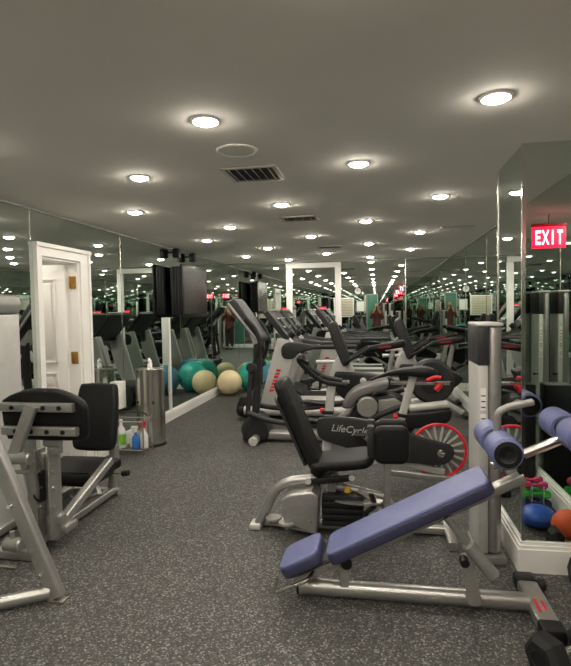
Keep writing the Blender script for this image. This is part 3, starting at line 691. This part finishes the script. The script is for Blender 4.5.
UBL = ('black upright exercise bike beyond the spin bike, beside the right mirror wall', 'black upright exercise bike at the far right near the back mirror')
dup(UB, (.72, 7.45, 0), UBL[0]); dup(UB, (.78, 8.5, 0), UBL[1])

# ------------------------------------------------------------------ leg press on the left
LX = -2.18
l = thing('leg_press', 'silver seated leg press with black seat and broad black foot pad', 'weight machine', (LX, 3.4, 0))
pp = smooth([(-.27, -.15), (-.285, 0), (-.27, .09), (-.12, .15), (.0, .16), (.13, .15), (.27, .08), (.285, -.03), (.27, -.14), (.2, -.165), (-.2, -.165)], 3)
PXC, PYC, PZC = -2.025, 2.90, .885
part(l, 'foot_pad', MB().prism(pp, (PXC, PYC+.05, PZC), (1, 0, 0), (0, -.12, 1), .06, .022), 'vinyl')
for z, s in ((.935, 0), (.79, .02)):
    k = part(l, 'pad_bar', MB().bar([(PXC-.27+s, PYC-.005, z), (PXC+.225+s, PYC-.005, z)], .045, .055, up=(0, 1, 0)), 'silver')
    for i in range(4): part(k, 'bolt', MB().cyl((PXC-.17+s+i*.105, PYC-.036, z), (PXC-.17+s+i*.105, PYC-.026, z), .014, 10), 'black')
part(l, 'pad_stem', MB().bar([(PXC-.02, PYC-.05, .95), (PXC-.13, PYC-.10, .62)], .05, .07), 'silver')
part(l, 'stop_roller', MB().cyl((-2.23, PYC-.10, .645), (-2.03, PYC-.10, .645), .035, 16, .008), 'silver')
part(l, 'roller_frame', MB().tube([(-2.22, PYC-.08, .63), (-2.20, PYC-.06, .55), (-2.06, PYC-.06, .55), (-2.03, PYC-.08, .63)], .012, .03), 'silver')
part(l, 'swing_tube', MB().tube([(-2.10, PYC-.04, .60), (-2.09, PYC, .45), (-2.14, PYC+.06, .25), (-2.16, PYC+.1, .10)], .038, .15), 'silver')
for x in (-2.09, -2.0):
    k = part(l, 'pivot_plate', MB().bx(x-.008, x+.008, PYC+.02, PYC+.13, .10, .66, .006), 'silver')
    for z in (.30, .42, .52): part(k, 'bolt', MB().cyl((x-.02, PYC+.05, z), (x+.02, PYC+.05, z), .012, 10), 'chrome')
part(l, 'column', MB().bx(-2.085, -2.012, PYC+.10, PYC+.18, .06, .62, .01), 'silver')
part(l, 'cam', MB().cyl((-2.10, PYC+.08, .42), (-2.075, PYC+.08, .42), .10, 28, .006), 'grey_dark')
part(l, 'top_fitting', MB().cyl((-2.05, PYC+.08, .70), (-1.95, PYC+.08, .70), .03).box((-2.0, PYC+.1, .66), (.08, .06, .08), .01), 'grey_metal')
part(l, 'thrust_tube', MB().bar([(-2.02, PYC+.12, .14), (-2.06, 3.78, .35)], .055, .065), 'silver')
part(l, 'main_rail', MB().bar([(-2.15, 2.88, .05), (-2.15, 4.0, .05)], .07, .055, up=(1, 0, 0)), 'silver')
part(l, 'side_rail', MB().bar([(-2.52, 2.95, .05), (-2.52, 4.0, .05)], .07, .055, up=(1, 0, 0)), 'silver')
part(l, 'rear_foot', MB().bar([(-2.56, 4.0, .03), (-2.10, 4.0, .03)], .05, .06, up=(0, 0, 1)), 'silver')
part(l, 'front_foot', MB().bar([(-2.56, 2.86, .035), (-2.08, 2.86, .035)], .06, .06, up=(0, 0, 1)), 'silver')
part(l, 'foot_bumper', MB().cyl((-2.22, 2.80, .12), (-2.11, 2.80, .12), .04, 16, .008).cyl((-2.17, 2.80, .12), (-2.17, 2.80, .20), .015), 'silver')
part(l, 'peg', MB().cyl((-2.24, 2.74, .012), (-2.10, 2.74, .012), .011), 'chrome')
part(l, 'linkage', MB().box((-2.04, PYC+.20, .12), (.16, .14, .05), .01).box((-2.02, PYC+.12, .20), (.10, .08, .06), .01), 'silver')
part(l, 'seat_post', MB().bar([(-2.15, 3.98, .06), (-2.13, 4.0, .42)], .07, .06).bar([(-2.15, 3.75, .08), (-2.25, 3.82, .22)], .06, .06), 'silver')
part(l, 'seat', MB().prism(smooth([(-.24, -.2), (-.2, -.25), (.2, -.25), (.24, -.2), (.25, .1), (.22, .2), (-.22, .2), (-.25, .1)], 3), (-2.33, 3.80, .275), (1, 0, 0), (0, 1, .02), .085, .03), 'vinyl')
part(l, 'seat_frame', MB().bx(-2.50, -2.12, 3.62, 3.98, .19, .23, .008), 'black')
part(l, 'backrest', MB().prism(smooth([(-.17, -.25), (-.185, -.1), (-.16, .22), (-.10, .265), (.10, .265), (.165, .22), (.185, -.1), (.17, -.25), (.08, -.275), (-.08, -.275)], 3), (-2.265, 3.97, .66), (1, 0, 0), (0, .22, 1), .085, .03), 'vinyl')
part(l, 'back_support', MB().bar([(-2.13, 4.0, .30), (-2.16, 4.05, .70)], .05, .06), 'silver')
part(l, 'adjust_handle', MB().cyl((-2.06, 3.84, .235), (-1.99, 3.84, .235), .012), 'chrome')
part(l, 'adjust_knob', MB().cyl((-1.99, 3.84, .235), (-1.93, 3.84, .245), .024, bev=.006), 'black')
part(l, 'pulley_disc', MB().cyl((-2.24, 3.70, .11), (-2.24, 3.70, .125), .10, 28), 'grey_metal')
part(l, 'stack_shroud', MB().prism(rrect(.16, .34, .03), (-2.585, 3.24, .755), (1, 0, 0), (0, 1, 0), 1.49, .006), 'silver_light', 'cream silver stack cover')
part(l, 'shroud_top', MB().bx(-2.69, -2.49, 3.05, 3.43, 1.50, 1.64, .05), 'grey_metal')
part(l, 'shroud_base', MB().bx(-2.68, -2.49, 3.05, 3.43, 0, .05, .01), 'grey_dark')
# machine frame at the left edge, nearest the camera
g = thing('machine_frame', 'silver A-frame of a machine cut off by the left picture edge', 'weight machine', (-2.2, 2.3, 0))
part(g, 'leaning_post', MB().bar([(-1.665, 2.47, .02), (-2.30, 2.47, 1.50)], .055, .085), 'silver')
part(g, 'floor_rail', MB().tube([(-1.70, 2.46, .045), (-2.55, 1.90, .045)], .034), 'silver')
part(g, 'foot_plate', MB().box((-1.655, 2.47, .008), (.09, .08, .016), .004), 'steel')
for z in (.14, .26, .50): part(g, 'bolt', MB().cyl((-1.70-.43*z+.02, 2.425, z), (-1.70-.43*z+.02, 2.445, z), .012, 10), 'chrome')
part(g, 'rear_post', MB().bar([(-2.55, 1.90, .02), (-2.32, 2.45, 1.50)], .055, .085), 'silver')
part(g, 'top_bar', MB().bar([(-2.30, 2.60, 1.50), (-2.36, 2.00, 1.50)], .06, .06, up=(0, 0, 1)), 'silver')

# ------------------------------------------------------------------ wipes stand, caddy with bottles, wall box
cx, cy = -2.535, 5.62
w = thing('wipes_dispenser', 'tall brushed steel cylinder with a white wipe sticking out of its top', 'dispenser', (cx, cy, 0))
part(w, 'body', MB().lathe((cx, cy, 0), [(.150, .0), (.158, .008), (.158, .862), (.150, .872), (.06, .872)], n=40), 'steel')
part(w, 'base_ring', MB().lathe((cx, cy, 0), [(.150, .0), (.162, 0), (.162, .03), (.150, .03)], n=40), 'grey_dark')
part(w, 'lid', MB().lathe((cx, cy, .872), [(.03, 0), (.152, 0), (.15, .008), (.05, .014), (.03, .014)], n=40), 'chrome')
part(w, 'wipe', MB().loops([[V((cx+.02*math.cos(k*PI/4)*f+o, cy+.02*math.sin(k*PI/4)*f, z)) for k in range(8)] for f, z, o in ((1.2, .88, 0), (1.5, .905, .004), (.9, .93, .008), (1.3, .955, .0), (.3, .985, -.006))]), 'paper')
for q in (-1, 1): part(w, 'latch', MB().box((cx+q*.09, cy-.133, .50), (.02, .02, .025), .005), 'black')
# caddy
X0, X1, Y0, Y1 = -2.78, -2.41, 5.13, 5.36
k = thing('wire_caddy', 'low chrome wire caddy on the floor holding spray bottles', 'caddy', ((X0+X1)/2, (Y0+Y1)/2, 0))
for x in (X0, X1):
    for y in (Y0, Y1): part(k, 'post', MB().cyl((x, y, 0), (x, y, .40), .008, 10), 'chrome')
for z in (.06, .36):
    mb = MB().tube([(X0, Y0, z), (X1, Y0, z), (X1, Y1, z), (X0, Y1, z), (X0, Y0, z)], .006)
    for i in range(9 if z < .1 else 0): mb.cyl((X0+(X1-X0)*i/8, Y0, z), (X0+(X1-X0)*i/8, Y1, z), .003, 6)
    part(k, 'wire_shelf' if z < .1 else 'top_rail', mb, 'chrome')
part(k, 'carry_handle', MB().tube([(X0, (Y0+Y1)/2, .40), (X0+.03, (Y0+Y1)/2, .44), (X1-.03, (Y0+Y1)/2, .44), (X1, (Y0+Y1)/2, .40)], .008, .04), 'grey_dark')
def bottle(x, y, h, r, m, label, spray=None, lab=None):
    z = .066
    t = thing('spray_bottle' if spray else 'bottle', label, 'bottle', (x, y, z), 'cleaning bottles in the wire caddy')
    part(t, 'body', MB().lathe((x, y, z), [(r*.92, 0), (r, .01), (r, h*.6), (r*.75, h*.75), (r*.35, h*.86), (r*.33, h)], n=18), m)
    if lab: part(t, 'label_band', MB().lathe((x, y, z), [(r*1.01, h*.12), (r*1.015, h*.14), (r*1.015, h*.52), (r*1.01, h*.54)], n=18), lab)
    if spray:
        part(t, 'trigger_head', MB().lathe((x, y, z+h), [(r*.42, 0), (r*.42, .03), (r*.3, .035)], n=12).box((x-.012, y, z+h+.05), (.075, .024, .03), .006).box((x-.03, y, z+h+.02), (.012, .014, .05), .004), spray)
    else: part(t, 'cap', MB().lathe((x, y, z+h), [(r*.4, 0), (r*.4, .025), (r*.3, .03)], n=12), 'bottle')
bottle(-2.70, 5.22, .27, .05, 'bottle', 'white bottle with lime green label in the wire caddy', None, 'label_green')
bottle(-2.585, 5.26, .16, .034, 'bottle', 'small white bottle beside the green labelled one in the caddy')
bottle(-2.525, 5.20, .17, .04, 'liquid_blue', 'blue spray bottle in the wire caddy', 'bottle')
bottle(-2.445, 5.23, .21, .042, 'bottle', 'white spray bottle with red trigger in the wire caddy', 'red')
single('wall_box', MB().bx(XL, XL+.06, 5.38, 5.52, .44, .74, .008), 'white', 'white plastic box on the mirror beside the steel wipes cylinder', 'box')

# ------------------------------------------------------------------ exercise balls in the back corner
def gym_ball(x, y, r, m, label):
    t = thing('exercise_ball', label, 'exercise ball', (x, y, 0), 'exercise balls in the back corner')
    s = part(t, 'shell', MB().ball((x, y, r), r, n=40), m)
    part(s, 'plug', MB().cyl((x, y-r+.002, r), (x, y-r-.003, r), .012, 12), 'bottle')
    mb = MB()
    for z in (-.35, -.12, .12, .35): mb.ring((x, y, r+r*z), r*math.sqrt(1-z*z), .0022, (0, 0, 1), 40, 6)
    part(s, 'grip_ridges', mb, m)
gym_ball(-2.605, 9.12, .222, 'ball_cream', 'cream exercise ball by the end of the left baseboard')
gym_ball(-2.26, 9.485, .28, 'ball_teal', 'shiny teal green exercise ball right of the cream ball')
gym_ball(-1.86, 9.09, .27, 'ball_blue', 'steel blue exercise ball beside the treadmill hood')

# ------------------------------------------------------------------ behind the camera (seen in the mirrors)
for x, q in ((.30, 'nearer the mint door'), (.53, 'farther from the mint door')):
    d = dup(TW, (x, -1.0, 0), 'taller silver weight tower on the wall behind the photographer, '+q, PI, 'silver weight towers'); d.scale = (1, 1, 1.2)
t = thing('wall_clock', 'round black rimmed clock high on the wall behind the photographer', 'clock', (-.72, YR, 2.18))
part(t, 'face', MB().cyl((-.72, YR, 2.18), (-.72, YR+.02, 2.18), .14, 32), 'paper')
part(t, 'rim', MB().ring((-.72, YR+.02, 2.18), .145, .02), 'black')
part(t, 'hour_hand', MB().box((-.745, YR+.024, 2.20), (.07, .003, .014), 0, Matrix.Rotation(math.radians(35), 3, 'Y')), 'black')
part(t, 'minute_hand', MB().box((-.72, YR+.024, 2.23), (.01, .003, .11)), 'black')
t = thing('wall_notice', 'white framed notice on the wall under the clock', 'notice', (-.62, YR, 1.38))
part(t, 'sheet', MB().bx(-.76, -.48, YR+.002, YR+.008, 1.40, 1.78), 'paper')
mb = MB().bx(-.78, -.46, YR, YR+.018, 1.38, 1.40).bx(-.78, -.46, YR, YR+.018, 1.78, 1.80).bx(-.78, -.76, YR, YR+.018, 1.40, 1.78).bx(-.48, -.46, YR, YR+.018, 1.40, 1.78)
part(t, 'frame', mb, 'grey_metal')
mb = MB()
for i in range(11): mb.bx(-1.62, -.92, YR+.012, YR+.03, 1.22+i*.062, 1.265+i*.062, .003)
t = thing('slatted_shutter', 'tan slatted shutter on the wall behind the photographer', 'shutter', (-1.27, YR, 1.2))
part(t, 'slats', mb, 'tan')
part(t, 'frame', MB().bx(-1.66, -.88, YR, YR+.012, 1.18, 1.93).bx(-1.66, -1.62, YR, YR+.035, 1.18, 1.93).bx(-.92, -.88, YR, YR+.035, 1.18, 1.93), 'white')
dup(UB, (-2.0, .1, 0), 'black upright exercise bike behind the photographer, by the left mirror wall', PI/2)

# photographer
def skin_mesh(verts, edges, root=0, sub=2):
    me = bpy.data.meshes.new('sk'); me.from_pydata([v[:3] for v in verts], edges, [])
    o = bpy.data.objects.new('sk', me); C.objects.link(o)
    m = o.modifiers.new('s', 'SKIN'); m.use_smooth_shade = True
    for i, v in enumerate(verts):
        sv = me.skin_vertices[0].data[i]; r = v[3] if len(v) > 3 else .03
        sv.radius = (r, v[4] if len(v) > 4 else r); sv.use_root = (i == root)
    m2 = o.modifiers.new('d', 'SUBSURF'); m2.levels = sub; m2.render_levels = sub
    bpy.context.view_layer.update()
    out = bpy.data.meshes.new_from_object(o.evaluated_get(bpy.context.evaluated_depsgraph_get()))
    bpy.data.objects.remove(o)
    mb = MB(); mb.bm.from_mesh(out); return mb
PYY = -.42
p = thing('person', 'person in a red-brown jacket and black trousers holding up a phone, seen in the mirrors', 'person', (0, PYY, 0))
vb = [(0, PYY, .92, .10, .07), (0, PYY, 1.10, .10, .07), (0, PYY, 1.28, .12, .08), (0, PYY, 1.40, .09, .07), (0, PYY+.01, 1.46, .05, .05), (0, PYY+.02, 1.52, .052, .056), (0, PYY+.03, 1.60, .072, .088), (0, PYY+.02, 1.68, .062, .078)]
eb = [(i, i+1) for i in range(7)]
for s in (-1, 1):
    n = len(vb)
    vb += [(s*.17, PYY, 1.37, .05), (s*.22, PYY+.06, 1.13, .04), (s*.12, PYY+.25, 1.36, .032), (s*.055, PYY+.33, 1.46, .026), (s*.046, PYY+.36, 1.50, .024)]
    eb += [(3, n), (n, n+1), (n+1, n+2), (n+2, n+3), (n+3, n+4)]
    n = len(vb)
    vb += [(s*.09, PYY, .84, .065), (s*.10, PYY+.01, .48, .045), (s*.10, PYY-.01, .10, .034), (s*.11, PYY+.10, .05, .035)]
    eb += [(0, n), (n, n+1), (n+1, n+2), (n+2, n+3)]
body = part(p, 'body', skin_mesh(vb, eb), 'skin')
# face
part(body, 'nose', MB().lathe((0, PYY+.105, 1.585), [(.016, 0), (.012, .012), (.004, .024)], (0, 1, -.2), 10), 'skin')
for s in (-1, 1):
    part(body, 'eye', MB().ball((s*.03, PYY+.105, 1.61), .011, n=12), 'trousers')
    part(body, 'ear', MB().ball((s*.074, PYY+.02, 1.595), .022, (.4, .8, 1.2), 12), 'skin')
part(body, 'mouth', MB().ball((0, PYY+.108, 1.548), .02, (1, .4, .25), 12), 'pink')
vh = [(0, PYY+.0, 1.685, .078, .085), (0, PYY-.045, 1.62, .08, .06), (0, PYY-.05, 1.52, .075, .045), (0, PYY-.045, 1.40, .06, .03)]
part(p, 'hair', skin_mesh(vh, [(0, 1), (1, 2), (2, 3)]), 'hair')
vj = [(0, PYY, .70, .20, .16), (0, PYY, .86, .18, .14), (0, PYY, 1.10, .15, .115), (0, PYY, 1.28, .165, .12), (0, PYY, 1.41, .10, .08)]
ej = [(0, 1), (1, 2), (2, 3), (3, 4)]
for s in (-1, 1):
    n = len(vj)
    vj += [(s*.175, PYY, 1.37, .065), (s*.23, PYY+.06, 1.12, .055), (s*.125, PYY+.24, 1.35, .043)]
    ej += [(4, n), (n, n+1), (n+1, n+2)]
part(p, 'jacket', skin_mesh(vj, ej), 'jacket')
vt = [(0, PYY, .95, .165, .13)]; et = []
for s in (-1, 1):
    n = len(vt); vt += [(s*.09, PYY, .82, .095), (s*.10, PYY+.01, .48, .07), (s*.10, PYY-.01, .08, .055)]
    et += [(0, n), (n, n+1), (n+1, n+2)]
part(p, 'trousers', skin_mesh(vt, et), 'trousers')
for s in (-1, 1):
    part(p, 'shoe', MB().prism(smooth([(-.045, -.08), (-.05, .08), (-.03, .17), (.03, .17), (.05, .08), (.045, -.08), (0, -.1)], 3), (s*.105, PYY+.02, .035), (1, 0, 0), (0, 1, 0), .07, .025), 'black')
    hx, hy, hz = s*.046, PYY+.36, 1.50
    for f in range(4):
        z = 1.535-f*.021; L = (.9, 1, .95, .75)[f]
        part(body, 'finger', MB().tube([(hx, hy-.005, z), (hx+s*.004, hy+.025*L, z), (hx-s*.014, hy+.036*L, z), (hx-s*.024, hy+.036*L, z-.002)], .0078, .012, 8), 'skin')
    part(body, 'thumb', MB().tube([(hx, hy-.01, 1.475), (hx-s*.01, hy-.012, 1.495), (hx-s*.02, hy+.004, 1.51)], .009, .012, 8), 'skin')
t = thing('phone', 'black phone held up by the photographer', 'phone', (0, PYY+.38, 1.43))
part(t, 'case', MB().prism(rrect(.072, .145, .01), (0, PYY+.382, 1.50), (1, 0, 0), (0, 0, 1), .008, .002), 'black')
part(t, 'screen', MB().box((0, PYY+.3775, 1.50), (.064, .001, .13)), 'screen')

# ------------------------------------------------------------------ world, camera, settings
sc = bpy.context.scene
wd = bpy.data.worlds.new('world'); sc.world = wd; wd.use_nodes = True
wd.node_tree.nodes['Background'].inputs[0].default_value = (0, 0, 0, 1)
cam = bpy.data.cameras.new('camera'); co = bpy.data.objects.new('camera', cam); C.objects.link(co)
yaw, pit, rol = map(math.radians, (9.8, 2.5, 1.0))
f = V((-math.sin(yaw)*math.cos(pit), math.cos(yaw)*math.cos(pit), -math.sin(pit)))
r0 = V((math.cos(yaw), math.sin(yaw), 0)); u0 = r0.cross(f)
R = r0*math.cos(rol)-u0*math.sin(rol); U = u0*math.cos(rol)+r0*math.sin(rol)
co.matrix_world = Matrix(((R.x, U.x, -f.x, 0), (R.y, U.y, -f.y, 0), (R.z, U.z, -f.z, 1.5), (0, 0, 0, 1)))
cam.sensor_fit = 'VERTICAL'; cam.sensor_height = 24; cam.lens = 530/666*24; cam.clip_start = .02
sc.camera = co
sc.view_settings.view_transform = 'Standard'; sc.view_settings.look = 'None'
sc.view_settings.gamma = 1; sc.view_settings.use_curve_mapping = False; sc.view_settings.exposure = 0.5
cy_ = sc.cycles
cy_.max_bounces = 16; cy_.glossy_bounces = 14; cy_.diffuse_bounces = 4
cy_.caustics_reflective = True; cy_.blur_glossy = 0.3; cy_.sample_clamp_indirect = 6
cy_.use_denoising = True
